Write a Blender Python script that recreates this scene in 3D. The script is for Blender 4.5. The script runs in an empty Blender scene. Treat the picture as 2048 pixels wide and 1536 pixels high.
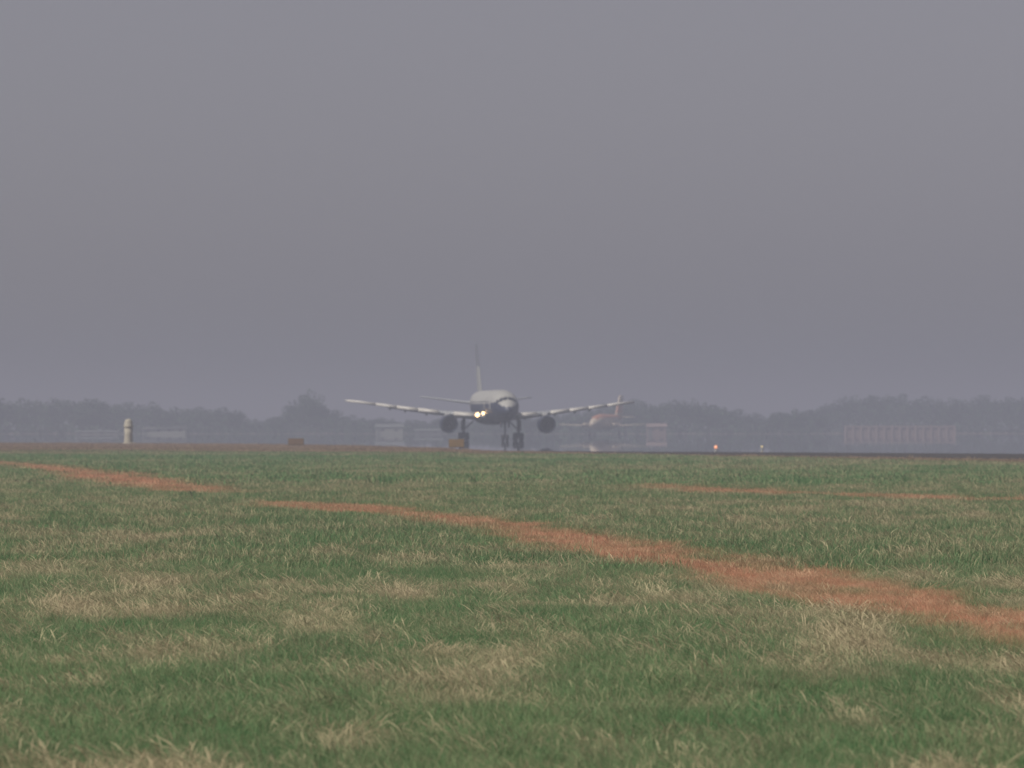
import bpy, bmesh, math, random
import numpy as np
from mathutils import Vector, Matrix

random.seed(7)
rng = np.random.default_rng(11)
sc = bpy.context.scene
COL = sc.collection
R = math.radians

# ------------------------------------------------------------------ camera
F = 16000.0          # focal length in photo pixels (photo is 2048 wide)
HC = 1.7             # eye height over the field
YH = 856.0           # eye-level line in the photo
cam_d = bpy.data.cameras.new('camera')
cam = bpy.data.objects.new('camera', cam_d)
COL.objects.link(cam)
cam.location = (0, 0, HC)
cam.rotation_euler = (R(90) + math.atan((YH - 768.0) / F), 0, 0)
cam_d.sensor_width = 36.0
cam_d.lens = 36.0 * F / 2048.0
cam_d.clip_start = 0.5
cam_d.clip_end = 30000
cam_d.dof.use_dof = True
cam_d.dof.focus_distance = 88
cam_d.dof.aperture_fstop = cam_d.lens / 30.0      # a 30 mm wide opening
sc.camera = cam

# ------------------------------------------------------------------ sky, sun, exposure
SUN_EL, SUN_AZ = 48.0, 238.0        # degrees; azimuth clockwise from +Y (view direction)
world = bpy.data.worlds.new('World')
sc.world = world
world.use_nodes = True
wn = world.node_tree
wn.nodes.clear()
sky = wn.nodes.new('ShaderNodeTexSky')
sky.sky_type = 'NISHITA'
sky.sun_disc = False
sky.sun_elevation = R(SUN_EL)
sky.sun_rotation = R(SUN_AZ)
sky.air_density = 1.0
sky.dust_density = 0.95
sky.ozone_density = 1.0
hs = wn.nodes.new('ShaderNodeHueSaturation')
hs.inputs['Saturation'].default_value = 0.2
tint = wn.nodes.new('ShaderNodeMix')
tint.data_type = 'RGBA'
tint.blend_type = 'MULTIPLY'
tint.inputs[0].default_value = 1.0
tint.inputs[7].default_value = (0.97, 0.925, 1.075, 1)
bg = wn.nodes.new('ShaderNodeBackground')
bg.inputs['Strength'].default_value = 0.05
wo = wn.nodes.new('ShaderNodeOutputWorld')
wn.links.new(sky.outputs[0], hs.inputs['Color'])
wn.links.new(hs.outputs[0], tint.inputs[6])
wn.links.new(tint.outputs[2], bg.inputs['Color'])
wn.links.new(bg.outputs[0], wo.inputs[0])

sun_d = bpy.data.lights.new('sun', 'SUN')
sun = bpy.data.objects.new('sun', sun_d)
COL.objects.link(sun)
sun_d.energy = 5.0
sun_d.angle = R(1.5)
sun_d.color = (1.0, 0.95, 0.87)
sv = Vector((math.sin(R(SUN_AZ)) * math.cos(R(SUN_EL)), math.cos(R(SUN_AZ)) * math.cos(R(SUN_EL)), math.sin(R(SUN_EL))))
sun.rotation_euler = sv.to_track_quat('Z', 'Y').to_euler()
sun.location = (-60, -60, 120)

vs = sc.view_settings
vs.view_transform = 'Standard'
vs.look = 'None'
vs.exposure = 0.06
vs.gamma = 1.0
vs.use_curve_mapping = False
cy = sc.cycles
cy.use_denoising = True
cy.max_bounces = 6
cy.diffuse_bounces = 2
cy.glossy_bounces = 3
cy.transmission_bounces = 3
cy.volume_bounces = 1
cy.transparent_max_bounces = 4
cy.sample_clamp_indirect = 4.0


# ------------------------------------------------------------------ helpers
def gp(px, py, z=0.0):
    """photo pixel of a point standing on the level field -> ground point"""
    d = F * (HC - z) / (py - YH)
    return (px - 1024.0) / F * d, d


def at(px, d):
    return (px - 1024.0) / F * d


def zat(py, d):
    return HC + (YH - py) / F * d


def mat(name, color, rough=0.6, metal=0.0, noise=0.0, nscale=3.0, bump=0.0, spec=0.5, emit=None, estr=0.0):
    m = bpy.data.materials.new(name)
    m.use_nodes = True
    n = m.node_tree
    b = n.nodes['Principled BSDF']
    b.inputs['Base Color'].default_value = (*color, 1)
    b.inputs['Roughness'].default_value = rough
    b.inputs['Metallic'].default_value = metal
    b.inputs['Specular IOR Level'].default_value = spec
    if noise > 0:
        tc = n.nodes.new('ShaderNodeTexCoord')
        t = n.nodes.new('ShaderNodeTexNoise')
        t.inputs['Scale'].default_value = nscale
        t.inputs['Detail'].default_value = 5
        n.links.new(tc.outputs['Object'], t.inputs['Vector'])
        r = n.nodes.new('ShaderNodeValToRGB')
        r.color_ramp.elements[0].position = 0.3
        r.color_ramp.elements[1].position = 0.7
        r.color_ramp.elements[0].color = (*[c * (1 - noise) for c in color], 1)
        r.color_ramp.elements[1].color = (*[min(1, c * (1 + noise)) for c in color], 1)
        n.links.new(t.outputs['Fac'], r.inputs[0])
        n.links.new(r.outputs[0], b.inputs['Base Color'])
        if bump > 0:
            bp = n.nodes.new('ShaderNodeBump')
            bp.inputs['Strength'].default_value = bump
            n.links.new(t.outputs['Fac'], bp.inputs['Height'])
            n.links.new(bp.outputs[0], b.inputs['Normal'])
    if emit:
        b.inputs['Emission Color'].default_value = (*emit, 1)
        b.inputs['Emission Strength'].default_value = estr
        try:
            m.cycles.emission_sampling = 'NONE'
        except Exception:
            pass
    return m


def mesh(name, verts, faces, mats, parent=None, smooth=False, loc=None, midx=None):
    me = bpy.data.meshes.new(name)
    me.from_pydata([tuple(v) for v in verts], [], faces)
    for m in (mats if isinstance(mats, (list, tuple)) else [mats]):
        me.materials.append(m)
    if midx is not None:
        me.polygons.foreach_set('material_index', midx)
    if smooth:
        me.polygons.foreach_set('use_smooth', [True] * len(me.polygons))
    me.update()
    o = bpy.data.objects.new(name, me)
    COL.objects.link(o)
    if parent:
        o.parent = parent
    if loc:
        o.location = loc
    return o


def thing(name, label, cat, loc=(0, 0, 0), rot=(0, 0, 0), group=None):
    o = bpy.data.objects.new(name, None)
    COL.objects.link(o)
    o.location = loc
    o.rotation_euler = rot
    o.empty_display_size = 0.5
    tag(o, label, cat, group)
    return o


def tag(o, label, cat=None, group=None, kind=None):
    if label:
        o['label'] = label
    if cat:
        o['category'] = cat
    if group:
        o['group'] = group
    if kind:
        o['kind'] = kind
    return o


def box_vf(x0, x1, y0, y1, z0, z1):
    v = [(x0, y0, z0), (x1, y0, z0), (x1, y1, z0), (x0, y1, z0), (x0, y0, z1), (x1, y0, z1), (x1, y1, z1), (x0, y1, z1)]
    f = [(0, 3, 2, 1), (4, 5, 6, 7), (0, 1, 5, 4), (1, 2, 6, 5), (2, 3, 7, 6), (3, 0, 4, 7)]
    return v, f


def bevbox(name, x0, x1, y0, y1, z0, z1, m, parent=None, bev=0.02):
    o = mesh(name, *box_vf(x0, x1, y0, y1, z0, z1), m, parent)
    if bev > 0:
        bm = bmesh.new()
        bm.from_mesh(o.data)
        bmesh.ops.bevel(bm, geom=bm.edges[:], offset=bev, segments=2, profile=0.5, affect='EDGES')
        bm.to_mesh(o.data)
        bm.free()
    return o


def loft(name, rings, m, parent=None, smooth=True, cap=True, midx_fn=None):
    n = len(rings[0])
    v = [p for r in rings for p in r]
    f = []
    for i in range(len(rings) - 1):
        for j in range(n):
            k = (j + 1) % n
            f.append((i * n + j, i * n + k, (i + 1) * n + k, (i + 1) * n + j))
    if cap:
        f.append(tuple(reversed(range(n))))
        f.append(tuple((len(rings) - 1) * n + j for j in range(n)))
    midx = None
    if midx_fn:
        midx = [midx_fn(sum((Vector(v[i]) for i in q), Vector()) / len(q)) for q in f]
    o = mesh(name, v, f, m, parent, midx=midx)
    bm = bmesh.new()
    bm.from_mesh(o.data)
    bmesh.ops.recalc_face_normals(bm, faces=bm.faces[:])
    for fc in bm.faces:
        fc.smooth = smooth and len(fc.verts) == 4
    bm.to_mesh(o.data)
    bm.free()
    return o


def ring(c, axis, r, n=20, r2=None):
    """circle/ellipse of radius r (r2) round c, normal = axis letter"""
    out = []
    for i in range(n):
        a = 2 * math.pi * i / n
        u, w = math.cos(a) * r, math.sin(a) * (r2 or r)
        if axis == 'x':
            out.append((c[0], c[1] + u, c[2] + w))
        elif axis == 'y':
            out.append((c[0] + u, c[1], c[2] + w))
        else:
            out.append((c[0] + u, c[1] + w, c[2]))
    return out


def tube(name, p0, p1, r0, r1, m, parent=None, n=12):
    p0, p1 = Vector(p0), Vector(p1)
    d = (p1 - p0).normalized()
    a = d.orthogonal().normalized()
    b = d.cross(a)
    rings = []
    for p, r in ((p0, r0), (p1, r1)):
        rings.append([tuple(p + (a * math.cos(2 * math.pi * i / n) + b * math.sin(2 * math.pi * i / n)) * r) for i in range(n)])
    return loft(name, rings, m, parent)


def smooth01(t):
    t = np.clip(t, 0, 1)
    return t * t * (3 - 2 * t)


# value noise on numpy arrays
_perm = rng.permutation(4096)


def vnoise(x, y):
    xi, yi = np.floor(x).astype(int), np.floor(y).astype(int)
    fx, fy = smooth01(x - xi), smooth01(y - yi)

    def h(a, b):
        return _perm[(_perm[a & 4095] + b) & 4095] / 4095.0
    return (h(xi, yi) * (1 - fx) + h(xi + 1, yi) * fx) * (1 - fy) + (h(xi, yi + 1) * (1 - fx) + h(xi + 1, yi + 1) * fx) * fy


def fbm(x, y, o=4):
    s, a, t = 0, 0.5, 0
    for i in range(o):
        s = s + a * vnoise(x * 2 ** i + 17.3 * i, y * 2 ** i + 9.1 * i)
        t += a
        a *= 0.5
    return s / t


# ------------------------------------------------------------------ the field: shape and colour of its vegetation
_edge_px = [(-600, 886), (50, 887.5), (500, 890), (700, 893), (900, 899), (960, 904), (1300, 911.5), (1990, 922), (2700, 932)]
_edge = [(-900, 1250), (-420, 1040)] + [gp(*p) for p in _edge_px] + [(80, 200), (120, 0), (140, -260)]
EX = np.array([p[0] for p in _edge])
EY = np.array([p[1] for p in _edge])


def edge_d(x):
    return np.interp(x, EX, EY)


def terrain(x, y):
    x = np.asarray(x, float)
    y = np.asarray(y, float)
    w = 1 - smooth01((y - 150) / 250)
    u = (fbm(x / 9 + 40, y / 16 + 3, 3) - 0.5) * 0.16 + (fbm(x / 2.2 + 5, y / 3.0 + 70, 2) - 0.5) * 0.07
    z = u * w
    beyond = smooth01((y - edge_d(x) + 1.0) / 3.0)
    return z * (1 - beyond) - 0.07 * beyond


# the reddish dry track through the grass: centre line and half width (m), read off the photograph
_trk_px = [(2350, 1332, 1.1), (1990, 1240, 1.1), (1750, 1200, 1.05), (1500, 1154, 1.08), (1300, 1117, 1.1), (1150, 1087, 1.2), (1000, 1058, 1.2),
           (900, 1040, .9), (780, 1028, 1.2), (700, 1021, 1.4), (600, 1010, 1.3), (562, 1005, .8), (546, 1003, .02), (432, 992, .02), (418, 989, 1.3), (340, 976, 1.8),
           (250, 962, 1.9), (170, 947, 1.7), (60, 933, 1.5), (-100, 921, 1.5)]
TRK = np.array([(*gp(a, b), w) for a, b, w in _trk_px])
# second, fainter one on the right
_trk2_px = [(1280, 976, 1), (1320, 978, 11), (1400, 982, 14), (1520, 986, 11), (1600, 990, 5), (1700, 993, 6.5), (1990, 1000, 7), (2300, 1008, 6)]
TRK2 = np.array([(*gp(a, b), w) for a, b, w in _trk2_px])


def track_mask(T, x, y, k=1.0):
    """soft membership of points in the track; measured across the line, which runs mostly in depth"""
    best = np.full(x.shape, 9.0)
    x = x * k
    for (x0, y0, w0), (x1, y1, w1) in zip(T[:-1], T[1:]):
        x0, x1 = x0 * k, x1 * k
        dx, dy = x1 - x0, y1 - y0
        t = np.clip(((x - x0) * dx + (y - y0) * dy) / (dx * dx + dy * dy), 0, 1)
        dist = np.hypot(x - x0 - t * dx, y - y0 - t * dy) / (w0 + (w1 - w0) * t)
        best = np.minimum(best, dist)
    wob = (fbm(x / k * 1.7, y * 0.3 + 50, 4) - 0.5) * 1.7
    return 1 - smooth01((best + wob - 0.5) / 0.7)


# pale dry patches seen in the photograph: (px, py, half width px, half height px, strength)
_patch = [(250, 1205, 120, 34, .9), (470, 1320, 120, 38, .9), (420, 1365, 90, 20, .7), (760, 1212, 110, 18, .8), (930, 1400, 170, 50, .85),
          (1180, 1320, 120, 45, .75), (1620, 1290, 170, 45, .8), (1230, 1420, 150, 30, .5), (280, 1075, 160, 26, .6), (230, 1018, 190, 12, .7),
          (1250, 1030, 420, 20, .75), (1750, 1020, 260, 18, .7), (1830, 1165, 160, 9, .8), (640, 1120, 160, 16, .4), (850, 1170, 200, 20, .45),
          (1900, 1065, 160, 14, .4), (1350, 1200, 260, 22, .4), (560, 1268, 120, 26, .4), (1830, 1400, 160, 30, .4), (700, 975, 240, 8, .6),
          (1000, 968, 160, 6, .6), (600, 945, 300, 6, .5), (1500, 940, 300, 5, .5), (150, 1330, 80, 50, .25), (760, 1330, 70, 22, .55)]
_green = [(150, 1440, 260, 80, 2.2), (250, 1510, 420, 45, 2.4), (1900, 1500, 220, 50, .7), (1000, 1520, 300, 30, .6), (120, 1340, 120, 60, .9), (640, 1345, 160, 40, .8), (500, 1260, 150, 22, .7), (900, 1455, 150, 26, .8), (1330, 1350, 130, 50, .7),
          (1750, 1370, 140, 60, .6), (620, 1032, 260, 12, .8), (560, 1150, 220, 22, .7), (1180, 1130, 200, 12, .8), (1640, 1140, 160, 14, .9),
          (1900, 1185, 120, 10, .9), (1700, 1085, 260, 18, .7), (200, 985, 180, 9, .9), (700, 960, 300, 8, .5), (1700, 968, 320, 8, .9),
          (1200, 925, 420, 7, .7), (500, 918, 420, 6, .7), (1180, 1450, 160, 30, .6), (1880, 1450, 120, 40, .5), (1250, 995, 500, 7, .6)]


def veg(x, y):
    """-> straw (0..1), red (0..1), far-red (0..1) for field points"""
    px = 1024 + F * x / np.maximum(y, 5)
    d = np.maximum(y, 5)
    big = fbm(x / 1.5 + 11, y / 9.0 + 31, 4)
    med = fbm(x / 0.5 + 3, y / 3.2 + 77, 3)
    far = fbm(x / 14.0 + 5, y / 40.0 + 9, 4)
    k = smooth01((d - 140) / 160)
    s = (big * (1 - k) + far * k - 0.5) * 1.3 + (med - 0.5) * 1.9 + 0.17
    wx = (fbm(x / 0.7 + 90, y / 5 + 2, 3) - 0.5)
    for lst, sg in ((_patch, 1), (_green, -1)):
        for a, b, hw, hh, st in lst:
            cx, cd = gp(a, b)
            _, d0 = gp(a, b + hh)
            _, d1 = gp(a, b - hh)
            rx = hw / F * cd
            q = np.hypot((x - cx) / rx, (y - cd) / ((d1 - d0) / 2)) + wx * 2.2
            s = s + sg * st * 0.36 * (1 - smooth01((q - 0.45) / 0.8))
    s = np.clip(s, 0, 1)
    red = np.maximum(track_mask(TRK, x, y), 0.95 * track_mask(TRK2, x, y, 10.0))
    red = red * np.clip(0.2 + 1.7 * fbm(x / 0.4 + 7, y / 2.0 + 13, 3) - 0.1, 0.2, 1)
    # dry, mauve-brown verge along the pavement
    e = edge_d(x)
    wv = np.interp(x, [-60, -30, -8, 0, 8, 20, 40], [400, 320, 190, 60, 10, 40, 70])
    fr = smooth01((y - (e - wv)) / (wv * 0.35) + (far - 0.5) * 1.4)
    return s, np.clip(red, 0, 1), np.clip(fr, 0, 1)


GREEN = np.array((0.096, 0.198, 0.084))
GREEN2 = np.array((0.155, 0.245, 0.112))
STRAW = np.array((0.42, 0.325, 0.235))
RED = np.array((0.49, 0.262, 0.168))
MAUVE = np.array((0.25, 0.15, 0.125))


def veg_color(x, y, jit=0.0):
    s, red, fr = veg(x, y)
    if jit:
        s = np.clip(s + rng.normal(0, jit, x.shape), 0, 1)
        red = np.clip(red + rng.normal(0, jit * 0.5, x.shape) * (red > .02), 0, 1)
    g = fbm(x / 1.3 + 33, y / 4 + 8, 2)[:, None]
    c = GREEN * (1 - g) + GREEN2 * g
    c = c * (1 - 0.66 * s[:, None]) + STRAW * 0.66 * s[:, None]
    c = c * (1 - 0.8 * fr[:, None]) + MAUVE * 0.8 * fr[:, None]
    c = c * (1 - red[:, None]) + RED * red[:, None]
    return c, s, red, fr


# ------------------------------------------------------------------ ground sheet
def spaced(segs):
    out = [segs[0][0]]
    for a, b, st in segs:
        n = max(1, int(round((b - a) / st)))
        out += list(np.linspace(a, b, n + 1)[1:])
    return np.array(out)


gx = spaced([(-3400, -300, 250), (-300, -80, 20), (-80, -20, 1.5), (-20, -9, .5), (-9, 9, .3), (9, 20, .5), (20, 80, 1.5), (80, 300, 20), (300, 3400, 250)])
gy = spaced([(-280, -20, 20), (-20, 36, 4), (36, 110, .4), (110, 300, 1.0), (300, 920, 3.0), (920, 2400, 40), (2400, 7600, 400)])
XX, YY = np.meshgrid(gx, gy)
ZZ = terrain(XX.ravel(), YY.ravel())
gv = np.column_stack([XX.ravel(), YY.ravel(), ZZ])
nx, ny = len(gx), len(gy)
ii, jj = np.meshgrid(np.arange(nx - 1), np.arange(ny - 1))
q = (jj * nx + ii).ravel()
gf = np.column_stack([q, q + 1, q + nx + 1, q + nx])
me = bpy.data.meshes.new('ground')
me.vertices.add(len(gv))
me.vertices.foreach_set('co', gv.ravel())
me.loops.add(gf.size)
me.loops.foreach_set('vertex_index', gf.ravel())
me.polygons.add(len(gf))
me.polygons.foreach_set('loop_start', np.arange(0, gf.size, 4))
me.polygons.foreach_set('loop_total', np.full(len(gf), 4))
me.polygons.foreach_set('use_smooth', np.ones(len(gf), bool))
me.update()
me.validate()
gc, _, _, _ = veg_color(XX.ravel(), YY.ravel())
ca = me.color_attributes.new('plants', 'FLOAT_COLOR', 'POINT')
ca.data.foreach_set('color', np.column_stack([gc, np.ones(len(gc))]).ravel())
gm = bpy.data.materials.new('field_turf')
gm.use_nodes = True
n = gm.node_tree
b = n.nodes['Principled BSDF']
b.inputs['Roughness'].default_value = 1.0
b.inputs['Specular IOR Level'].default_value = 0.0
at_n = n.nodes.new('ShaderNodeAttribute')
at_n.attribute_name = 'plants'
tc = n.nodes.new('ShaderNodeTexCoord')
no = n.nodes.new('ShaderNodeTexNoise')
no.inputs['Scale'].default_value = 2.5
no.inputs['Detail'].default_value = 6
no.inputs['Roughness'].default_value = 0.7
n.links.new(tc.outputs['Object'], no.inputs['Vector'])
mr = n.nodes.new('ShaderNodeMapRange')
mr.inputs['From Min'].default_value = 0.3
mr.inputs['From Max'].default_value = 0.7
mr.inputs['To Min'].default_value = 0.4
mr.inputs['To Max'].default_value = 1.0
n.links.new(no.outputs['Fac'], mr.inputs['Value'])
mx = n.nodes.new('ShaderNodeMix')
mx.data_type = 'RGBA'
mx.blend_type = 'MULTIPLY'
mx.inputs[0].default_value = 1.0
n.links.new(at_n.outputs['Color'], mx.inputs[6])
n.links.new(mr.outputs[0], mx.inputs[7])
n.links.new(mx.outputs[2], b.inputs['Base Color'])
me.materials.append(gm)
ground = bpy.data.objects.new('ground', me)
COL.objects.link(ground)
tag(ground, 'rough airfield turf of green and straw grass with a reddish dry track', kind='structure')


# ------------------------------------------------------------------ pavement
def sheet(name, pts, z, m, label):
    bm = bmesh.new()
    vv = [bm.verts.new((x, y, z)) for x, y in pts]
    f = bm.faces.new(vv)
    if f.normal.z < 0:
        f.normal_flip()
    bmesh.ops.triangulate(bm, faces=[f])
    me = bpy.data.meshes.new(name)
    bm.to_mesh(me)
    bm.free()
    me.materials.append(m)
    for p in me.polygons:
        if p.normal.z < 0:
            p.flip()
    o = bpy.data.objects.new(name, me)
    COL.objects.link(o)
    tag(o, label, kind='structure')
    return o


m_run = mat('hot_sealed_asphalt', (0.055, 0.055, 0.06), rough=0.011, noise=0.2, nscale=0.05)
m_sho = mat('rough_asphalt', (0.055, 0.05, 0.05), rough=1.0, noise=0.25, nscale=0.3, spec=0.0)
_up_px = [(965, 901.5), (1150, 902.5), (1300, 903.5), (1600, 905), (1990, 907.5), (2700, 913)]
up = [gp(*p) for p in _up_px] + [(88, 200), (128, 0), (148, -260)]
low = [tuple(p) for p in _edge if p[0] > gp(962, 904)[0] - 0.01]
run_pts = [tuple(p) for p in _edge if p[0] < gp(965, 901.5)[0] - 0.05] + up + [(500, -260), (900, 2160), (-900, 2160)]
sheet('runway', run_pts, 0.008, m_run, 'flat runway and apron asphalt shimmering like water in the heat')
sheet('runway_shoulder', low + list(reversed(up)), 0.004, m_sho, 'dark rough asphalt strip between the grass and the shimmering runway')

# ------------------------------------------------------------------ the airliner
m_white = mat('pearl_paint', (0.36, 0.35, 0.32), rough=0.4, noise=0.05, nscale=0.6)
m_navy = mat('navy_paint', (0.008, 0.013, 0.036), rough=0.5, noise=0.2, nscale=0.5)
m_grey = mat('wing_grey', (0.28, 0.29, 0.30), rough=0.45, noise=0.1, nscale=0.8)
m_slat = mat('slat_pale_paint', (0.52, 0.49, 0.44), rough=0.45, noise=0.06, nscale=1.0)
m_metal = mat('bare_metal', (0.75, 0.74, 0.72), rough=0.35, metal=0.6, noise=0.06)
m_dark = mat('engine_dark', (0.012, 0.014, 0.02), rough=0.6, noise=0.2)
m_finblue = mat('fin_slate_paint', (0.12, 0.125, 0.15), rough=0.45, noise=0.1)
m_finbase = mat('fin_pearl_paint', (0.25, 0.25, 0.24), rough=0.4, noise=0.05)
m_glass = mat('cockpit_glass', (0.01, 0.012, 0.018), rough=0.12)
m_tyre = mat('tyre_rubber', (0.012, 0.012, 0.015), rough=0.85, noise=0.2)
m_strut = mat('gear_steel', (0.06, 0.065, 0.075), rough=0.5, noise=0.15)
m_lamp = mat('landing_lamp', (0.9, 0.85, 0.7), rough=0.3, emit=(1.0, 0.62, 0.25), estr=8.0)
m_glow = mat('lamp_glow_ring', (0.9, 0.6, 0.4), rough=0.3, emit=(1.0, 0.40, 0.16), estr=1.0)  # dim orange emission standing in for the glow fringe round the lamps
m_lens = mat('lamp_housing', (0.3, 0.3, 0.3), rough=0.3, metal=0.5)

PD = 1067.0
plane = thing('airliner', 'white and navy twin engine airliner rolling on the runway with two landing lights on', 'airplane',
              (at(982, PD), PD, 0.012), (0, R(0.3), R(5.9)))

# fuselage: station s from the nose; y = s - 23.5
ST = np.array([0, .12, .35, .8, 1.4, 2.1, 3.0, 4.2, 5.6, 7.2, 9, 14, 20, 26, 31, 34, 37, 40, 43, 45.5, 47])
HW = np.array([.03, .28, .52, .85, 1.12, 1.36, 1.56, 1.73, 1.84, 1.9, 1.92, 1.92, 1.92, 1.92, 1.9, 1.8, 1.56, 1.22, .8, .45, .2])
HH = np.array([.03, .27, .5, .80, 1.06, 1.32, 1.60, 1.82, 1.96, 2.05, 2.1, 2.1, 2.1, 2.1, 2.08, 1.95, 1.68, 1.32, .88, .5, .22])
ZC = np.array([3.95, 3.96, 3.99, 4.06, 4.14, 4.24, 4.36, 4.46, 4.54, 4.6, 4.62, 4.62, 4.62, 4.62, 4.64, 4.76, 4.98, 5.24, 5.54, 5.76, 5.86])


def fsurf(s, th, off=0.0):
    hw, hh, zc = (float(np.interp(s, ST, a)) for a in (HW, HH, ZC))
    return (math.cos(th) * (hw + off), s - 23.5, zc + math.sin(th) * (hh + off))


s_fine = np.concatenate([ST[:10], np.arange(9, 31.5, 1.5), ST[15:]])
rings = [[fsurf(s, 2 * math.pi * j / 48) for j in range(48)] for s in s_fine]
loft('fuselage', rings, [m_white, m_navy], plane, midx_fn=lambda c: 1 if c.z < 5.0 - 0.6 * max(0, 1 - (c.y + 23.5) / 3.2) else 0)


def fpatch(name, s0, s1, t0, t1, m, parent, off=0.015, ns=3, nt=4):
    v = [fsurf(s0 + (s1 - s0) * i / ns, t0 + (t1 - t0) * j / nt, off) for i in range(ns + 1) for j in range(nt + 1)]
    f = [(i * (nt + 1) + j, i * (nt + 1) + j + 1, (i + 1) * (nt + 1) + j + 1, (i + 1) * (nt + 1) + j) for i in range(ns) for j in range(nt)]
    return mesh(name, v, f, m, parent, smooth=True)


for a0, a1, s0, s1 in ((64, 88, 1.75, 2.55), (42, 62, 1.85, 2.75), (22, 40, 2.2, 3.2)):
    fpatch('windscreen_pane', s0, s1, R(a0), R(a1), m_glass, plane, 0.02)
    fpatch('windscreen_pane', s0, s1, R(180 - a0), R(180 - a1), m_glass, plane, 0.02)
cw = None
for side in (0, 1):
    for i in range(44):
        s = 8.2 + i * 0.58
        if 22.4 < s < 23.0:
            continue
        t = R(13) if side == 0 else R(167)
        p = fsurf(s, t, 0.012)
        dx = 1 if side == 0 else -1
        v = [(0.0, math.cos(2 * math.pi * k / 10) * 0.13, math.sin(2 * math.pi * k / 10) * 0.19) for k in range(10)]
        if cw is None:
            cw = mesh('cabin_window', v, [tuple(range(10))], m_glass, plane, loc=p)
        else:
            o = cw.copy()
            COL.objects.link(o)
            o.parent = plane
            o.location = p
for s0, s1 in ((6.2, 7.1), (13.3, 14.1), (33.2, 34.0)):
    for sg in (0, 1):
        a0, a1 = R(-12), R(34)
        if sg:
            a0, a1 = math.pi - a0, math.pi - a1
        fpatch('cabin_door', s0, s1, a0, a1, m_white, plane, 0.022, 2, 6)

# belly fairing
rr = []
for y, hw, zb, zt in ((-9.5, .9, 2.6, 3.0), (-8.2, 1.7, 2.3, 3.6), (-6, 2.2, 2.14, 3.9), (-2, 2.35, 2.1, 3.95), (1.5, 2.2, 2.12, 3.9), (4, 1.6, 2.3, 3.5), (5.5, .9, 2.55, 3.0)):
    rr.append(ring((0, y, (zb + zt) / 2), 'y', hw, 28, (zt - zb) / 2))
loft('belly_fairing', rr, m_navy, plane)


def foil(x, yle, chord, z, tk, inc=0.0, n=12):
    """aerofoil ring at span x; y runs aft"""
    pts = []
    up_, lo_ = [], []
    for i in range(n + 1):
        t = 0.5 * (1 - math.cos(math.pi * i / n))
        h = 5 * (0.2969 * math.sqrt(t) - 0.126 * t - 0.3516 * t * t + 0.2843 * t ** 3 - 0.1036 * t ** 4) * tk
        up_.append((t, h * 1.1))
        lo_.append((t, -h * 0.9))
    for t, h in up_ + lo_[-2:0:-1]:
        y, zz = t * chord, h
        pts.append((x, yle + y * math.cos(inc) + zz * math.sin(inc), z + zz * math.cos(inc) - y * math.sin(inc)))
    return pts


def le(x):
    return -7.6 + (x - 1.9) * 0.53


def te(x):
    return np.interp(x, [1.9, 6.5, 19.0], [1.3, 0.95, 3.3])


def wz(x):
    return float(np.interp(x, [0, 1.9, 6.5, 12, 19], [3.12, 3.2, 3.62, 4.3, 5.3]))


def wt(x):
    return float(np.interp(x, [1.9, 6.5, 19], [1.05, .72, .2]))


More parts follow.
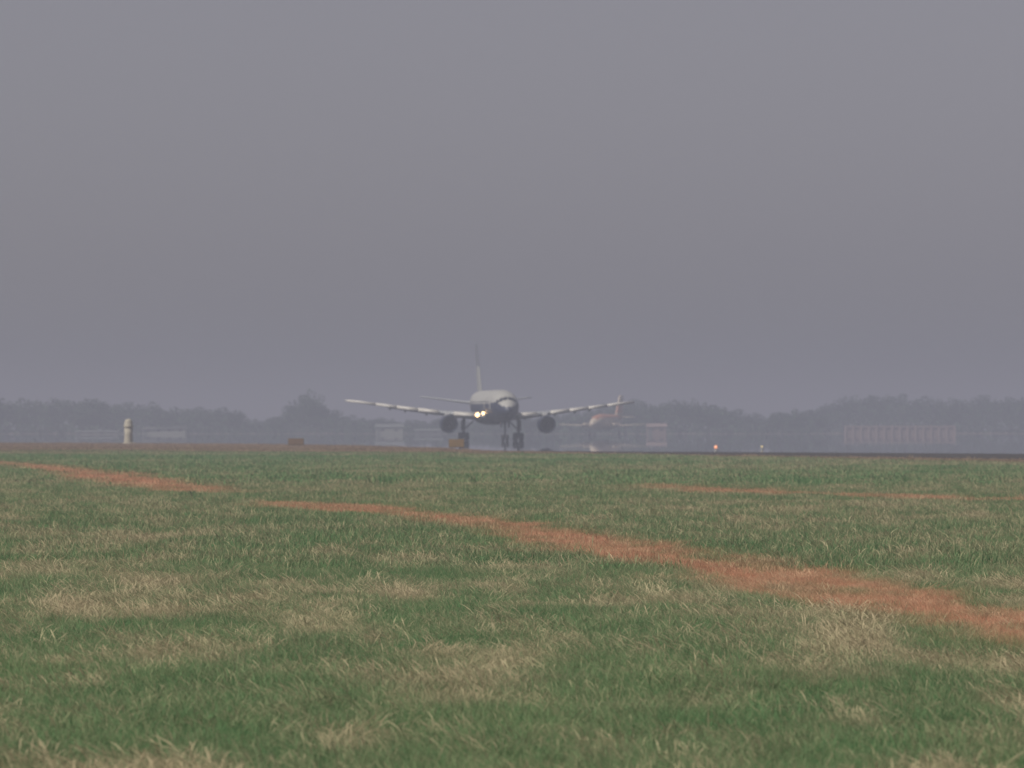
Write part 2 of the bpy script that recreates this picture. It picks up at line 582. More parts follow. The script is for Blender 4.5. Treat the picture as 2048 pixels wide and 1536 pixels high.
for sg in (-1, 1):
    rr = []
    for x in (0.6, 1.9, 3.5, 5, 6.5, 9, 12, 15, 17.5, 19.2, 19.6):
        c = float(te(x)) - le(x)
        tk = wt(x) * (0.4 if x == 19.6 else 1)
        rr.append([(sg * a, b_, c_) for a, b_, c_ in foil(x, le(x), c, wz(x), tk, R(1.5))])
    wing = loft('wing', rr, m_grey, plane)
    # slats drooped ahead of the leading edge
    for x0, x1 in ((2.9, 5.55), (7.5, 10.1), (10.16, 12.8), (12.86, 15.5), (15.56, 19.3)):
        rr = []
        for x in (x0, (x0 + x1) / 2, x1):
            ch = 0.55 + 0.045 * (19 - x)
            rr.append([(sg * a, b_, c_) for a, b_, c_ in foil(x, le(x) - 0.32, ch, wz(x) - 0.14, 0.30 + 0.012 * (19 - x), R(-24))])
        loft('slat', rr, m_slat, wing)
    # flaps drooped behind the trailing edge
    for x0, x1 in ((2.3, 6.0), (7.0, 13.6)):
        rr = []
        for x in (x0, (x0 + x1) / 2, x1):
            ch = 1.9 - 0.06 * x
            rr.append([(sg * a, b_, c_) for a, b_, c_ in foil(x, float(te(x)) - 0.5, ch, wz(x) - 0.05, 0.2, R(11))])
        loft('flap', rr, m_grey, wing)
    for x in (4.6, 8.6, 11.4, 13.4):
        y0 = float(te(x)) - 2.2
        z0 = wz(x) - wt(x) * 0.3
        rr = [ring((sg * x, y0 + u * 3.4, z0 - 0.16 - 0.12 * u), 'y', 0.13 * w, 10, 0.17 * w) for u, w in ((0, .15), (.15, .7), (.4, 1), (.7, .8), (1, .1))]
        loft('flap_track_fairing', rr, m_grey, wing)
    # engine
    ex, ey, ez = sg * 6.5, -10.1, 2.18
    prof = [(0.30, .93), (0.10, .98), (0.0, 1.04), (0.12, 1.10), (0.5, 1.15), (1.4, 1.19), (2.6, 1.15), (3.8, 1.02), (4.7, .9)]
    eng = loft('engine', [ring((ex, ey + a, ez), 'y', r, 32) for a, r in prof[2:]], m_navy, plane, cap=False)
    loft('inlet_lip', [ring((ex, ey + a, ez), 'y', r + 0.006, 32) for a, r in prof[:4]], m_navy, eng, cap=False)
    loft('inlet_duct', [ring((ex, ey + a, ez), 'y', r, 32) for a, r in ((0.301, .925), (0.8, .94), (1.15, .95))], m_dark, eng, cap=False)
    v = [(ex, ey + 1.0, ez)] + ring((ex, ey + 1.1, ez), 'y', .945, 36)
    mesh('fan_disc', v, [(0, 1 + j, 1 + (j + 1) % 36) for j in range(36)], m_dark, eng)
    loft('spinner', [ring((ex, ey + a, ez), 'y', r, 16) for a, r in ((.55, .02), (.62, .12), (.8, .24), (1.02, .34))], m_dark, eng)
    loft('exhaust_cone', [ring((ex, ey + a, ez), 'y', r, 20) for a, r in ((4.2, .75), (5.2, .55), (6.0, .2))], m_strut, eng)
    rr = []
    for y, z0, z1, hw in ((-8.9, 3.45, 3.5, .05), (-8.0, 3.4, 3.72, .2), (-6, 3.3, 3.8, .24), (-3.6, 3.0, 3.55, .2), (-2.4, 3.1, 3.4, .08)):
        rr.append([(ex - hw, y, z0), (ex + hw, y, z0), (ex + hw * .8, y, z1), (ex - hw * .8, y, z1)])
    loft('pylon', rr, m_metal, plane, smooth=False)
    # tailplane
    rr = []
    for x in (0.4, 1.2, 3, 5, 7, 7.6):
        u = x / 7.6
        rr.append([(sg * a, b_, c_) for a, b_, c_ in foil(x, 15.8 + u * 4.6, 4.4 - 2.7 * u, 4.95 + u * 0.95, 0.44 - 0.28 * u)])
    loft('tailplane', rr, m_grey, plane)
    # main gear: one strut, a bogie beam and four wheels
    mg = tube('main_gear_strut', (sg * 3.66, -0.05, 3.35), (sg * 3.66, 0, 0.62), 0.23, 0.17, m_strut, plane)
    tube('side_brace', (sg * 3.6, 0, 1.5), (sg * 2.3, 0, 2.7), 0.09, 0.09, m_strut, mg)
    tube('bogie_beam', (sg * 3.66, -0.72, 0.56), (sg * 3.66, 0.72, 0.56), 0.13, 0.13, m_strut, mg)
    bevbox('gear_door', sg * 3.66 + sg * 0.28 - .03, sg * 3.66 + sg * 0.28 + .03, -0.7, 0.7, 1.35, 2.7, m_navy, mg, 0.015)
    for y in (-0.6, 0.6):
        tube('axle', (sg * 3.66 - 0.55, y, 0.545), (sg * 3.66 + 0.55, y, 0.545), 0.07, 0.07, m_strut, mg)
        for dx in (-0.40, 0.40):
            cx = sg * 3.66 + dx
            loft('wheel', [ring((cx + a, y, 0.545), 'x', r, 24) for a, r in ((-.25, .34), (-.24, .46), (-.15, .53), (0, .545), (.15, .53), (.24, .46), (.25, .34))], m_tyre, mg)
        bevbox('brake_block', sg * 3.66 - .14, sg * 3.66 + .14, y - .2, y + .2, .3, .8, m_strut, mg, .03)

# fin
rr = []
for u in (0, .1, .3, .55, .8, .96, 1):
    z = 6.1 + u * 7.2
    y0, ch, tk = 12.4 + u * 7.4, 6.2 - 3.5 * u, (0.40 - 0.22 * u) * (0.5 if u == 1 else 1)
    rr.append([(c_ - z, b_, z) for a, b_, c_ in foil(0, y0, ch, z, tk)])
loft('fin', rr, [m_finbase, m_finblue], plane, midx_fn=lambda c: 1 if c.z > 10.0 else 0)

# nose gear
ng = tube('nose_gear_strut', (0, -18.1, 2.75), (0, -18.3, 0.5), 0.16, 0.11, m_strut, plane)
tube('drag_brace', (0, -18.2, 1.5), (0, -16.6, 2.65), 0.07, 0.07, m_strut, ng)
tube('axle', (-0.4, -18.3, 0.42), (0.4, -18.3, 0.42), 0.06, 0.06, m_strut, ng)
for dx in (-0.28, 0.28):
    loft('wheel', [ring((dx + a, -18.3, 0.42), 'x', r, 22) for a, r in ((-.2, .26), (-.19, .36), (-.1, .41), (0, .42), (.1, .41), (.19, .36), (.2, .26))], m_tyre, ng)
for dx in (-0.5, 0.5):
    bevbox('gear_door', dx - .02, dx + .02, -19.4, -16.9, 1.75, 2.62, m_navy, ng, 0.01)

# landing lights in the wing root
for x, y, z, r in ((-2.66, -8.35, 3.42, 0.27), (-1.98, -9.35, 3.62, 0.2)):
    hs_ = loft('landing_light_housing', [ring((x, y + a, z), 'y', rad, 20) for a, rad in ((0, r + .03), (0.5, r + .05), (1.4, r * 0.6))], m_lens, plane)
    v = [(x, y - 0.10, z)] + ring((x, y - 0.012, z), 'y', r, 20)
    mesh('landing_light', v, [(0, 1 + (j + 1) % 20, 1 + j) for j in range(20)], m_lamp, hs_, smooth=True)
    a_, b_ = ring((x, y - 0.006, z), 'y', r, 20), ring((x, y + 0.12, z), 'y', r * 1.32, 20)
    mesh('glow_ring', a_ + b_, [(j, (j + 1) % 20, 20 + (j + 1) % 20, 20 + j) for j in range(20)], m_glow, hs_, smooth=True)  # added glowing ring round the lens, imitates the lamp's orange glow

# ------------------------------------------------------------------ small aircraft parked behind
m_cream = mat('cream_paint', (0.52, 0.43, 0.33), rough=0.4, noise=0.06)
m_redp = mat('orange_red_paint', (0.42, 0.18, 0.10), rough=0.4, noise=0.06)
AD = 1850.0
ac = thing('small_aircraft', 'small cream and orange red propeller aircraft with tall fin parked beyond the runway', 'airplane',
           (at(1210, AD), AD, 0.012), (0, 0, R(-24)))
ac.scale = (1.29, 1.29, 1.29)
S2 = np.array([0, .3, 1.0, 2.2, 3.5, 7, 9.5, 12, 14])
H2 = np.array([.05, .45, .9, 1.25, 1.35, 1.35, 1.2, .7, .25])
Z2 = np.array([2.0, 2.0, 2.1, 2.25, 2.35, 2.35, 2.45, 2.8, 3.0])
rings = [[(math.cos(2 * math.pi * j / 24) * h, s - 6.0, z + math.sin(2 * math.pi * j / 24) * h * 1.08) for j in range(24)] for s, h, z in zip(S2, H2, Z2)]
loft('fuselage', rings, [m_cream, m_redp], ac, midx_fn=lambda c: 1 if c.z > 3.0 else 0)
rr = []
for u in (0, .2, .6, .9, 1):
    z = 3.2 + u * 4.0
    y0, ch, tk = 4.6 + u * 1.9, 3.6 - 1.7 * u, (0.75 - 0.25 * u) * (0.5 if u == 1 else 1)
    rr.append([(c_ - z, b_, z) for a, b_, c_ in foil(0, y0, ch, z, tk)])
loft('fin', rr, [m_redp, m_cream], ac, midx_fn=lambda c: 1 if c.z > 6.1 or c.z < 4.2 else 0)
for sg in (-1, 1):
    w2 = loft('wing', [[(sg * a, b_, c_) for a, b_, c_ in foil(x, -1.6 + 0.03 * x, 2.1 - .09 * x, 1.55 + .05 * x, .3 - .02 * x)] for x in (.4, 3, 6, 8.4)], m_cream, ac)
    nac = loft('engine_nacelle', [ring((sg * 2.9, y, 1.75), 'y', r, 14) for y, r in ((-3.4, .18), (-3.1, .38), (-2, .46), (0, .4), (1.0, .12))], m_cream, ac)
    tube('propeller_hub', (sg * 2.9, -3.42, 1.75), (sg * 2.9, -3.75, 1.75), .17, .05, m_dark, nac)
    for k in range(3):
        a = R(90 + 120 * k)
        mesh('propeller_blade', *box_vf(-.07, .07, -.02, .02, .1, 1.15), m_dark, nac).matrix_local = Matrix.Translation((sg * 2.9, -3.55, 1.75)) @ Matrix.Rotation(a, 4, 'Y')
    loft('tailplane', [[(sg * a, b_, c_) for a, b_, c_ in foil(x, 6.0 + .1 * x, 1.6 - .15 * x, 3.3, .16)] for x in (.1, 1.6, 3.0)], m_cream, ac)
    gl = tube('gear_leg', (sg * 2.9, -.3, 1.45), (sg * 2.9, -.3, .35), .07, .06, m_strut, ac)
    loft('wheel', [ring((sg * 2.9 + a, -.3, .34), 'x', r, 16) for a, r in ((-.12, .22), (-.1, .31), (0, .34), (.1, .31), (.12, .22))], m_tyre, gl)
gl = tube('gear_leg', (0, -4.6, 1.2), (0, -4.7, .3), .06, .05, m_strut, ac)
loft('wheel', [ring((a, -4.7, .28), 'x', r, 16) for a, r in ((-.1, .18), (-.08, .25), (0, .28), (.08, .25), (.1, .18))], m_tyre, gl)
for a0 in (-0.62, 0.05):
    v, f = box_vf(a0, a0 + .55, -4.72, -4.66, 2.75, 3.1)
    mesh('windscreen_pane', v, f, m_glass, ac)

# ------------------------------------------------------------------ airfield signs, pillar, lights
m_sign = mat('sign_orange_brown', (0.17, 0.10, 0.045), rough=0.6, noise=0.15, nscale=4)
m_sign2 = mat('sign_amber', (0.23, 0.135, 0.04), rough=0.6, noise=0.15, nscale=4)
m_frame = mat('sign_frame', (0.10, 0.07, 0.035), rough=0.6, noise=0.15)
m_post = mat('galvanised_post', (0.3, 0.3, 0.29), rough=0.5, metal=0.4, noise=0.1)
for px, py, w, h, lab in ((592, 894, 1.42, .62, 'low orange brown airfield sign board standing on the dry verge by itself'),
                          (913, 897, 1.30, .70, 'low amber airfield sign board in front of the airliner main wheels')):
    x, d = gp(px, py)
    z0 = float(terrain(np.array([x]), np.array([d]))[0])
    t = thing('guidance_sign', lab, 'sign', (x, d, z0), (0, 0, R(4)))
    bd = bevbox('sign_box', -w / 2, w / 2, -.13, .13, .16, .16 + h, m_frame, t, .03)
    bevbox('sign_face', -w / 2 + .035, w / 2 - .035, -.15, -.132, .195, .16 + h - .035, m_sign if px < 700 else m_sign2, t, .006)
    for dx in (-w * .35, w * .35):
        tube('leg', (dx, 0, -.05), (dx, 0, .17), .04, .04, m_post, t)
        bevbox('base_plate', dx - .12, dx + .12, -.12, .12, -.04, .012, m_post, t, .006)

m_pil = mat('cream_masonry', (0.33, 0.30, 0.23), rough=0.8, noise=0.12, nscale=3, bump=0.2)
x, d = gp(257, 889)
z0 = float(terrain(np.array([x]), np.array([d]))[0])
t = thing('marker_pillar', 'stout cream pillar with rounded domed cap at the far edge of the grass', 'pillar', (x, d, z0))
loft('shaft', [ring((0, 0, z), 'z', r, 20) for z, r in ((0, .50), (.3, .46), (1.0, .42), (1.72, .42))], m_pil, t)
loft('plinth', [ring((0, 0, z), 'z', r, 20) for z, r in ((-.05, .62), (.14, .62), (.2, .52))], m_pil, t)
loft('cap', [ring((0, 0, z), 'z', r, 20) for z, r in ((1.72, .45), (1.78, .5), (1.95, .5), (2.02, .43), (2.3, .42), (2.5, .34), (2.62, .2), (2.66, .03))], m_pil, t)

m_rl = mat('lit_lens_orange', (0.9, 0.4, 0.2), emit=(1.0, 0.36, 0.18), estr=0.9)
m_rl2 = mat('lit_lens_amber', (0.9, 0.7, 0.3), emit=(1.0, 0.75, 0.4), estr=0.22)
for px, py, mm, r, lab in ((1432, 901.5, m_rl, .12, 'bright lit orange runway light standing on the asphalt edge'),
                           (1524, 899.5, m_rl2, .08, 'dim lit amber runway light beside the brighter orange one')):
    x, d = gp(px, py)
    t = thing('runway_light', lab, 'runway light', (x, d, 0.008))
    tube('base', (0, 0, 0), (0, 0, .06), .16, .14, m_post, t)
    tube('stem', (0, 0, .05), (0, 0, .16), .03, .03, m_post, t)
    loft('lens', [ring((0, 0, .16 + z * r), 'z', q_ * r, 14) for z, q_ in ((0, .7), (.3, .98), (.9, 1), (1.5, .75), (1.85, .35), (1.95, .05))], mm, t)

# ------------------------------------------------------------------ far buildings
m_pale = mat('pale_render', (0.27, 0.27, 0.235), rough=0.8, noise=0.1)
m_tin = mat('grey_tin_roof', (0.15, 0.16, 0.155), rough=0.6, noise=0.12)
m_brick = mat('pink_brick', (0.25, 0.18, 0.165), rough=0.85, noise=0.12)
m_pier = mat('pale_pier', (0.33, 0.245, 0.225), rough=0.8, noise=0.08)
m_win = mat('dark_window', (0.09, 0.085, 0.085), rough=0.2)


def shed(name, px0, px1, ytop, d, lab, slope=0.0, m=m_pale, roof=m_tin, wins=3, gable=True):
    x0, x1 = at(px0, d), at(px1, d)
    w = x1 - x0
    h = zat(ytop, d)
    t = thing(name, lab, 'building', ((x0 + x1) / 2, d, 0.012))
    eave = h * (0.72 if gable else 0.82)
    mesh('wall', *box_vf(-w / 2, w / 2, -2.5, 2.5, 0, eave), m, t)
    e = 0.25
    if gable:
        v = [(-w / 2 - e, -2.75, eave - .05), (w / 2 + e, -2.75, eave - .05), (w / 2 + e, 2.75, eave - .05), (-w / 2 - e, 2.75, eave - .05),
             (-w / 2 - e, 0, h + slope * -w / 2), (w / 2 + e, 0, h + slope * w / 2)]
        f = [(0, 1, 5, 4), (2, 3, 4, 5), (0, 4, 3), (1, 2, 5), (0, 3, 2, 1)]
    else:
        v = [(-w / 2 - e, -2.8, eave - .3 + .01), (w / 2 + e, -2.8, h), (w / 2 + e, 2.8, h), (-w / 2 - e, 2.8, eave - .3 + .01),
             (-w / 2 - e, -2.8, eave - .6), (w / 2 + e, -2.8, eave - .1), (w / 2 + e, 2.8, eave - .1), (-w / 2 - e, 2.8, eave - .6)]
        f = [(0, 1, 2, 3), (4, 7, 6, 5), (0, 4, 5, 1), (1, 5, 6, 2), (2, 6, 7, 3), (3, 7, 4, 0)]
    mesh('roof', v, f, roof, t)
    for i in range(wins):
        cx = -w / 2 + w * (i + .5) / wins
        mesh('window', *box_vf(cx - .45, cx + .45, -2.53, -2.4, eave * .42, eave * .74), m_win, t)
    mesh('door', *box_vf(-w / 2 + .3, -w / 2 + 1.2, -2.54, -2.4, 0.02, min(2.0, eave * .7)), m_tin, t)
    return t


shed('low_shed', 152, 236, 861, 2080, 'long low pale shed beyond the runway, left of the cream pillar', wins=4)
shed('lean_to_shed', 286, 372, 852, 2080, 'pale shed with one sloping roof beyond the runway, right of the cream pillar', gable=False, wins=4)
shed('pale_hut', 752, 806, 848, 2080, 'pale square hut behind the airliner wing and engine', wins=2)
shed('grey_store', 830, 885, 858, 2090, 'low grey store beside the pale hut behind the airliner engine', m=m_tin, wins=2)
shed('pink_hut', 1294, 1332, 847, 2050, 'small pink brick hut beside the parked small aircraft', m=m_brick, roof=m_brick, wins=2)

TD = 2080.0
x0, x1 = at(1690, TD), at(1908, TD)
w = x1 - x0
t = thing('brick_block', 'long low pink brick building with a row of pale piers in front of trees', 'building', ((x0 + x1) / 2, TD, 0.012))
h = zat(850, TD)
mesh('wall', *box_vf(-w / 2, w / 2, -4, 4, 0, h - .55), m_brick, t)
mesh('parapet', *box_vf(-w / 2 - .1, w / 2 + .1, -4.1, 4.1, h - .549, h - .25), m_pier, t)
nb = 14
for i in range(nb + 1):
    cx = -w / 2 + w * i / nb
    mesh('pier', *box_vf(cx - .2, cx + .2, -4.25, -3.98, 0, h - (.5, .05, .42, .3, .12)[i % 5]), m_pier, t)
for i in range(nb):
    cx = -w / 2 + w * (i + .5) / nb
    wd = mesh('window', *box_vf(cx - .48, cx + .48, -4.04, -3.9, 1.9, h - 1.2), m_win, t)
    mesh('sill', *box_vf(cx - .55, cx + .55, -4.12, -3.9, 1.78, 1.898), m_pier, wd)

# ------------------------------------------------------------------ trees
m_leaf = [mat('leaf_dark', (0.035, 0.06, 0.035), rough=0.8, spec=0.1, noise=0.4, nscale=0.5),
          mat('leaf_mid', (0.05, 0.08, 0.045), rough=0.8, spec=0.1, noise=0.4, nscale=0.5)]
m_bark = mat('bark', (0.07, 0.06, 0.05), rough=0.9, noise=0.3)


def crown_mesh(name, seed, nleaf=1500, tall=1.0):
    """leaf faces in uneven clumps filling a unit crown, z 0.18..1, radius ~0.4"""
    r = np.random.default_rng(seed)
    ncl = 26
    cl = []
    while len(cl) < ncl:
        p = r.uniform(-1, 1, 3)
        if np.linalg.norm(p) < 1:
            cl.append((p[0] * .34, p[1] * .34, .60 + p[2] * .34 * tall, r.uniform(.09, .17)))
    cl = np.array(cl)
    k = r.integers(0, ncl, nleaf)
    dirs = r.normal(size=(nleaf, 3))
    dirs /= np.linalg.norm(dirs, axis=1)[:, None]
    c = cl[k, :3] + dirs * (cl[k, 3] * r.uniform(.35, 1.05, nleaf) ** .6)[:, None]
    u = r.normal(size=(nleaf, 3))
    u /= np.linalg.norm(u, axis=1)[:, None]
    w = np.cross(u, r.normal(size=(nleaf, 3)))
    w /= np.linalg.norm(w, axis=1)[:, None]
    sz = r.uniform(.018, .04, nleaf)[:, None]
    v = np.stack([c - u * sz, c + w * sz * .7, c + u * sz, c - w * sz * .7], 1).reshape(-1, 3)
    me = bpy.data.meshes.new(name)
    me.from_pydata(v.tolist(), [], np.arange(nleaf * 4).reshape(-1, 4).tolist())
    me.materials.append(m_leaf[seed % 2])
    return me, cl


def trunk_mesh(name, cl, seed):
    r = random.Random(seed)
    bm = bmesh.new()

    def limb(p0, p1, r0, r1, n=6):
        p0, p1 = Vector(p0), Vector(p1)
        dd = (p1 - p0).normalized()
        a = dd.orthogonal().normalized()
        b_ = dd.cross(a)
        rs = [[bm.verts.new(p + (a * math.cos(6.2832 * i / n) + b_ * math.sin(6.2832 * i / n)) * rad) for i in range(n)] for p, rad in ((p0, r0), (p1, r1))]
        for i in range(n):
            bm.faces.new((rs[0][i], rs[0][(i + 1) % n], rs[1][(i + 1) % n], rs[1][i]))
    limb((0, 0, 0), (.01, 0, .3), .032, .022)
    limb((.01, 0, .3), (0, .01, .66), .022, .009)
    for i in range(7):
        c = cl[r.randrange(len(cl))]
        limb((.005, 0, r.uniform(.25, .5)), (c[0], c[1], c[2]), .012, .004)
    me = bpy.data.meshes.new(name)
    bm.to_mesh(me)
    bm.free()
    me.materials.append(m_bark)
    return me


TM = []
for k in range(7):
    cme, cl = crown_mesh('crown', 100 + k, tall=(1.0, 1.15, .9, 1.05, 1.2, .85, 1.0)[k])
    TM.append((cme, trunk_mesh('trunk', cl, k)))


def tree(px, ytop, d, wid, k, lab, grp):
    h = zat(ytop, d) + .07
    t = thing('tree', lab, 'tree', (at(px, d), d, -0.07), (0, 0, random.uniform(0, 6.28)), grp)
    cme, tme = TM[k % len(TM)]
    for nm, m_, in (('crown', cme), ('trunk', tme)):
        o = bpy.data.objects.new(nm, m_)
        COL.objects.link(o)
        o.parent = t
        o.scale = (wid / .8, wid / .8, h / .97)
    return t


_sil = [(-330, 800), (-200, 806), (-80, 798), (20, 800), (70, 805), (100, 799), (150, 793), (200, 799), (250, 806), (290, 808), (330, 818), (370, 815), (400, 811), (430, 812),
        (460, 820), (490, 834), (520, 838), (560, 834), (590, 806), (615, 786), (640, 800), (665, 816), (700, 832), (740, 836), (780, 838), (820, 840),
        (860, 838), (920, 838), (980, 838), (1040, 836), (1100, 834), (1150, 824), (1200, 812), (1250, 805), (1290, 803), (1330, 802), (1370, 803), (1410, 804),
        (1450, 812), (1480, 824), (1520, 832), (1560, 826), (1590, 818), (1630, 828), (1660, 808), (1690, 797), (1730, 792), (1770, 791), (1810, 793),
        (1850, 797), (1890, 806), (1920, 800), (1960, 794), (2000, 793), (2048, 796), (2150, 795), (2250, 788), (2380, 800)]
sx = np.array([p[0] for p in _sil])
sy = np.array([p[1] for p in _sil])
_where = [(100, 'hazy grey tree in the row left of the long low shed'), (240, 'hazy grey tree in the row directly behind the long low shed'),
          (290, 'hazy grey tree in the row directly behind the cream pillar'), (380, 'hazy grey tree in the row behind the lean to shed'),
          (480, 'hazy grey tree in the row right of the lean to shed'), (575, 'low hazy tree in the gap left of the tallest tree'),
          (660, 'hazy tree crowding the foot of the tallest tree'), (750, 'low hazy tree between the tallest tree and the pale hut'),
          (890, 'low hazy tree behind the pale hut and grey store'), (1120, 'low hazy tree in the row behind the airliner body'),
          (1280, 'hazy tree in the row behind the parked small aircraft'), (1345, 'hazy tree in the row behind the small pink hut'),
          (1490, 'hazy tree in the even topped row right of the pink hut'), (1648, 'low hazy tree in the dip left of the tall trees by the brick building'),
          (1700, 'tall hazy tree by the left end of the long brick building'), (1900, 'tall hazy tree in the row behind the long brick building'),
          (9999, 'tall hazy tree in the row past the right end of the brick building')]
tree(615, 788, 2200, 7.6, 1, 'tallest hazy tree standing above its neighbours behind the lone sign board', None)
px = -130.0
i = 0
while px < 2190:
    yt = float(np.interp(px, sx, sy))
    d = random.uniform(2200, 2430) if px < 1640 else random.uniform(2380, 2600)
    wpx = random.uniform(44, 74) if yt < 826 else random.uniform(34, 50)
    lab = next(l for lim, l in _where if px < lim)
    tree(px, yt + random.uniform(-3, 5), d, wpx / F * d, i, lab, 'hazy trees along the far side of the airfield')
    px += wpx * random.uniform(.38, .54)
    i += 1

# scrub and undergrowth closing the foot of the tree line: one far-off mass
N = 36000
r = np.random.default_rng(5)
pxs = r.uniform(-160, 2210, N)
dx = r.uniform(2190, 2560, N) + 180 * smooth01((pxs - 1600) / 80)
top = np.interp(pxs, sx, sy) + 8 + 10 * vnoise(pxs / 17, dx / 40)
zt = HC + (YH - top) / F * dx
c = np.column_stack([(pxs - 1024) / F * dx, dx, zt * r.uniform(0, 1, N) ** 1.25])
u = r.normal(size=(N, 3))
u /= np.linalg.norm(u, axis=1)[:, None]
w_ = np.cross(u, r.normal(size=(N, 3)))
w_ /= np.linalg.norm(w_, axis=1)[:, None]
sz = r.uniform(.3, .75, N)[:, None]
c[:, 2] = np.maximum(c[:, 2], .5)
v = np.stack([c - u * sz, c + w_ * sz * .8, c + u * sz, c - w_ * sz * .8], 1).reshape(-1, 3)
wd = mesh('woodland', v.tolist(), np.arange(N * 4).reshape(-1, 4).tolist(), m_leaf[0])
tag(wd, 'far hazy mass of scrub and undergrowth closing the foot of the trees', 'woodland', kind='stuff')


# ------------------------------------------------------------------ grass (one uncountable mass, tufts placed over the field)
def tuft_mesh(name, seed, nb, rad, hmin, hmax, wid, lean, stalks, segs=3, straw=0.22):
    r = np.random.default_rng(seed)
    V, Fc, A, B = [], [], [], []

    def blade(bx, by, h, w, l, az, s, val, droop=1.0, head=False):
        ca_, sa_ = math.cos(az), math.sin(az)
        tw = r.uniform(0, math.pi)
        wx, wy = math.cos(tw) * w / 2, math.sin(tw) * w / 2
        base = len(V)
        for i in range(segs + 1):
            t = i / segs
            off = l * h * t ** 1.8
            z = h * (t - 0.28 * droop * (l ** 1.3) * t ** 3)
            if head:
                ww = (0.45 if t < .6 else 1.6 if t < .99 else 0.25)
            else:
                ww = 1 - 0.85 * t ** 1.5
            X, Y = bx + ca_ * off, by + sa_ * off
            V.append((X - wx * ww, Y - wy * ww, z))
            V.append((X + wx * ww, Y + wy * ww, z))
            A.extend((s, s))
            B.extend((val, val))
        for i in range(segs):
            Fc.append((base + 2 * i, base + 2 * i + 1, base + 2 * i + 3, base + 2 * i + 2))
    for _ in range(nb):
        a, q_ = r.uniform(0, 6.2832), rad * math.sqrt(r.uniform())
        az = r.normal(math.pi * 0.95, 1.5)
        blade(q_ * math.cos(a), q_ * math.sin(a), r.uniform(hmin, hmax), wid * r.uniform(.6, 1.3), abs(r.normal(lean, .3)), az,
              1.0 if r.uniform() < straw else 0.0, r.uniform(.65, 1.3))
    for _ in range(stalks):
        a, q_ = r.uniform(0, 6.2832), rad * math.sqrt(r.uniform())
        az = r.normal(math.pi * 0.95, .8)
        blade(q_ * math.cos(a), q_ * math.sin(a), r.uniform(hmax * .95, hmax * 1.45), wid * r.uniform(.7, 1.0), abs(r.normal(lean * .9, .3)), az, 1.0, r.uniform(.9, 1.35), 1.2, True)
    me = bpy.data.meshes.new(name)
    me.from_pydata(V, [], Fc)
    for nm, dat in (('dry', A), ('shade_of_blade', B)):
        at_ = me.attributes.new(nm, 'FLOAT', 'POINT')
        at_.data.foreach_set('value', np.array(dat, dtype=np.float32))
    me.materials.append(m_grass)
    return bpy.data.objects.new(name, me)


m_grass = bpy.data.materials.new('grass_blades')
m_grass.use_nodes = True
n = m_grass.node_tree
n.nodes.clear()
a_col = n.nodes.new('ShaderNodeAttribute')
a_col.attribute_type = 'INSTANCER'
a_col.attribute_name = 'plants'
a_dry = n.nodes.new('ShaderNodeAttribute')
a_dry.attribute_name = 'dry'
a_val = n.nodes.new('ShaderNodeAttribute')
a_val.attribute_name = 'shade_of_blade'
m1 = n.nodes.new('ShaderNodeMix')
m1.data_type = 'RGBA'
dryf = n.nodes.new('ShaderNodeMath')
dryf.operation = 'MULTIPLY'
dryf.inputs[1].default_value = 0.5
n.links.new(a_dry.outputs['Fac'], dryf.inputs[0])
n.links.new(dryf.outputs[0], m1.inputs[0])
n.links.new(a_col.outputs['Color'], m1.inputs[6])
m1.inputs[7].default_value = (0.42, 0.33, 0.21, 1)
m2 = n.nodes.new('ShaderNodeMix')
m2.data_type = 'RGBA'
m2.blend_type = 'MULTIPLY'
m2.inputs[0].default_value = 1.0
n.links.new(m1.outputs[2], m2.inputs[6])
n.links.new(a_val.outputs['Fac'], m2.inputs[7])
df = n.nodes.new('ShaderNodeBsdfDiffuse')
tr = n.nodes.new('ShaderNodeBsdfTranslucent')
ms = n.nodes.new('ShaderNodeMixShader')
ms.inputs[0].default_value = 0.35
ou = n.nodes.new('ShaderNodeOutputMaterial')
n.links.new(m2.outputs[2], df.inputs['Color'])
n.links.new(m2.outputs[2], tr.inputs['Color'])
n.links.new(df.outputs[0], ms.inputs[1])
n.links.new(tr.outputs[0], ms.inputs[2])
n.links.new(ms.outputs[0], ou.inputs[0])


def scatter(d0, d1, dens, margin):
    """points per square metre over the strip of field seen between two distances, with room to either side"""
    w1 = 1024 / F * d1 * 1.18 + margin
    w0 = 1024 / F * d0 * 1.18 + margin
    A = (w0 + w1) * (d1 - d0)
    cnt = int(A * dens)
    y = rng.uniform(d0, d1, int(cnt * 2.2))
    x = rng.uniform(-w1, w1, len(y))
    hw = w0 + (w1 - w0) * (y - d0) / (d1 - d0)
    k = (np.abs(x) < hw) & (y < edge_d(x) - 0.25)
    return x[k][:cnt], y[k][:cnt]


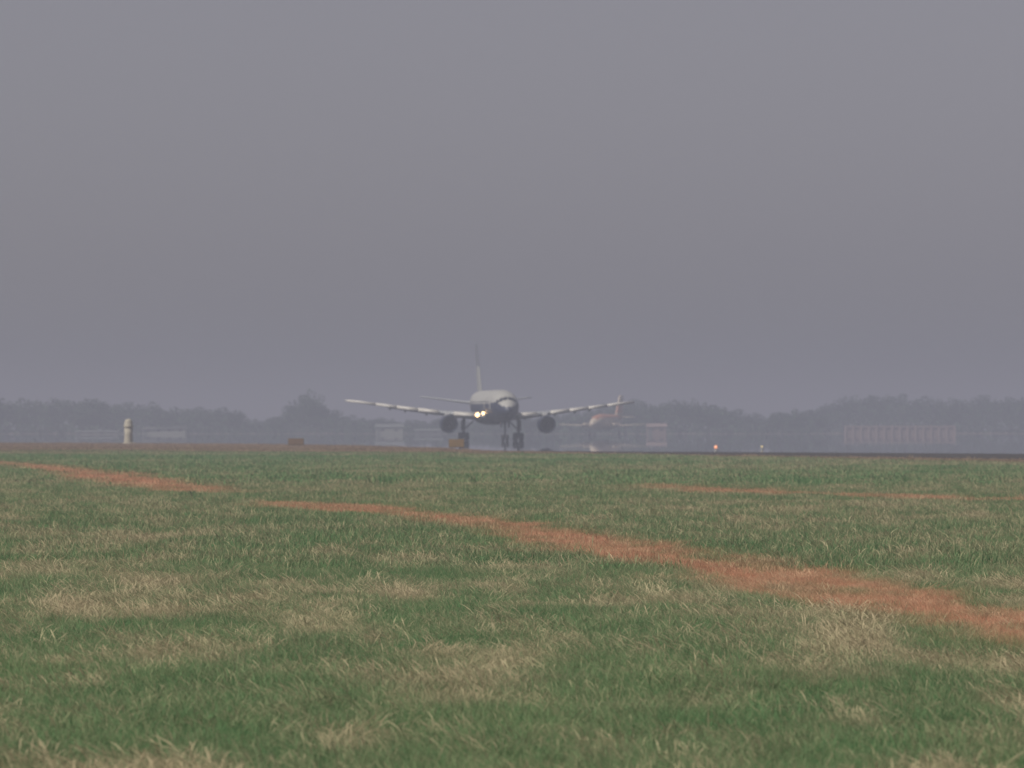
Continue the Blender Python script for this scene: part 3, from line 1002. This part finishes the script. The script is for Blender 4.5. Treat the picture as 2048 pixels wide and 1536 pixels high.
def grass_field(name, label, d0, d1, dens, margin, tufts, smin, smax, jit):
    x, y = scatter(d0, d1, dens, margin)
    z = terrain(x, y) - 0.01
    c, s, red, fr = veg_color(x, y, jit)
    c = c * rng.uniform(.82, 1.18, len(x))[:, None]
    hgt = 0.55 + 0.6 * fbm(x / 1.7 + 60, y / 3 + 21, 3) + 0.9 * np.clip(fbm(x / 0.35 + 6, y / 0.5 + 1, 2) - 0.45, 0, 1)
    sc_ = rng.uniform(smin, smax, len(x)) * hgt * (1 - 0.42 * red)
    rz = rng.normal(0, 1.3, len(x))
    me = bpy.data.meshes.new(name)
    me.vertices.add(len(x))
    me.vertices.foreach_set('co', np.column_stack([x, y, z]).ravel())
    a = me.attributes.new('plants', 'FLOAT_COLOR', 'POINT')
    a.data.foreach_set('color', np.column_stack([c, np.ones(len(c))]).ravel().astype(np.float32))
    a = me.attributes.new('tscale', 'FLOAT', 'POINT')
    a.data.foreach_set('value', sc_.astype(np.float32))
    a = me.attributes.new('trot', 'FLOAT_VECTOR', 'POINT')
    a.data.foreach_set('vector', np.column_stack([rng.normal(0, .07, len(x)), rng.normal(0, .07, len(x)), rz]).ravel().astype(np.float32))
    # choice of tuft: the first ones are leafy, the last ones stalky
    nt = len(tufts)
    pick = np.clip(((s * .75 + rng.uniform(-.45, .5, len(x))) * nt).astype(int), 0, nt - 1)
    a = me.attributes.new('tpick', 'INT', 'POINT')
    a.data.foreach_set('value', pick.astype(np.int32))
    o = bpy.data.objects.new(name, me)
    COL.objects.link(o)
    me.materials.append(m_grass)
    g = bpy.data.node_groups.new(name + '_nodes', 'GeometryNodeTree')
    g.interface.new_socket('Geometry', in_out='INPUT', socket_type='NodeSocketGeometry')
    g.interface.new_socket('Geometry', in_out='OUTPUT', socket_type='NodeSocketGeometry')
    gi, go = g.nodes.new('NodeGroupInput'), g.nodes.new('NodeGroupOutput')
    iop = g.nodes.new('GeometryNodeInstanceOnPoints')
    g2i = g.nodes.new('GeometryNodeGeometryToInstance')
    for tf in reversed(tufts):
        oi = g.nodes.new('GeometryNodeObjectInfo')
        oi.inputs['Object'].default_value = tf
        oi.inputs['As Instance'].default_value = True
        g.links.new(oi.outputs['Geometry'], g2i.inputs[0])
    g.links.new(g2i.outputs[0], iop.inputs['Instance'])
    iop.inputs['Pick Instance'].default_value = True

    def na(nm, ty):
        q_ = g.nodes.new('GeometryNodeInputNamedAttribute')
        q_.data_type = ty
        q_.inputs['Name'].default_value = nm
        return q_.outputs['Attribute']
    g.links.new(na('tpick', 'INT'), iop.inputs['Instance Index'])
    g.links.new(na('tscale', 'FLOAT'), iop.inputs['Scale'])
    e2r = g.nodes.new('FunctionNodeEulerToRotation')
    g.links.new(na('trot', 'FLOAT_VECTOR'), e2r.inputs[0])
    g.links.new(e2r.outputs[0], iop.inputs['Rotation'])
    g.links.new(gi.outputs[0], iop.inputs['Points'])
    g.links.new(iop.outputs[0], go.inputs[0])
    md = o.modifiers.new('tufts', 'NODES')
    md.node_group = g
    tag(o, label, 'grass', kind='stuff')
    return o


near_t = [tuft_mesh('grass_tuft', 20 + k, 84, .16, .04, .13, .0031, (.6, .8, .7, .9, .8, 1.0)[k], (0, 1, 2, 4, 7, 10)[k], 4, (.05, .1, .18, .3, .5, .65)[k]) for k in range(6)] + [tuft_mesh('grass_tuft', 33, 40, .15, .05, .14, .0036, 1.0, 26, 6, .7)]
mid_t = [tuft_mesh('grass_tuft', 40 + k, 54, .26, .045, .14, .0075, (.6, .8, .8, .9)[k], (0, 2, 4, 7)[k], 3, (.08, .2, .35, .5)[k]) for k in range(4)]
far_t = [tuft_mesh('grass_tuft', 60 + k, 40, .6, .06, .16, .028, .6, (0, 4, 8)[k], 2, (.1, .3, .5)[k]) for k in range(3)]
grass_field('grass', 'ankle high rough grass of green blades and straw stalks in the foreground', 34, 92, 62, 3.5, near_t, .6, 1.35, .38)
grass_field('grass', 'rough green and straw grass across the middle of the field', 92, 230, 18, 6.0, mid_t, .75, 1.2, .34)
grass_field('grass', 'far rough grass of the field up to the pavement', 230, 900, 2.2, 12.0, far_t, .7, 1.15, .16)

# a dark weed at the end of the broken track
x, d = gp(383, 1000)
z0 = float(terrain(np.array([x]), np.array([d]))[0])
t = thing('weed_plant', 'small upright dark green weed where the reddish track breaks off', 'plant', (x, d, z0))
for k in range(9):
    a = k * 2.4
    rr_ = .03 + .008 * k
    ww = .022
    p = [(0, 0, .05 * k * .5), (math.cos(a) * rr_ - math.sin(a) * ww, math.sin(a) * rr_ + math.cos(a) * ww, .1 + .024 * k),
         (math.cos(a) * rr_ * 2.3, math.sin(a) * rr_ * 2.3, .14 + .03 * k), (math.cos(a) * rr_ + math.sin(a) * ww, math.sin(a) * rr_ - math.cos(a) * ww, .1 + .024 * k)]
    mesh('leaf', p, [(0, 1, 2, 3)], m_leaf[0], t)
tube('stem', (0, 0, -.02), (0, 0, .3), .008, .004, m_leaf[0], t, 6)
t.scale = (.6, .6, .62)

# ------------------------------------------------------------------ haze
hz = mesh('haze', *box_vf(-3500, 3500, -320, 7800, -1.3, 24), [])
hm = bpy.data.materials.new('haze_air')
hm.use_nodes = True
n = hm.node_tree
n.nodes.clear()
pv = n.nodes.new('ShaderNodeVolumePrincipled')
pv.inputs['Color'].default_value = (0.405, 0.420, 0.522, 1)
pv.inputs['Density'].default_value = 0.00064
pv.inputs['Density Attribute'].default_value = ''
pv.inputs['Anisotropy'].default_value = 0.0
ou = n.nodes.new('ShaderNodeOutputMaterial')
n.links.new(pv.outputs[0], ou.inputs['Volume'])
hz.data.materials.clear()
hz.data.materials.append(hm)
tag(hz, 'thin bluish grey summer haze over the whole airfield', 'haze', kind='stuff')
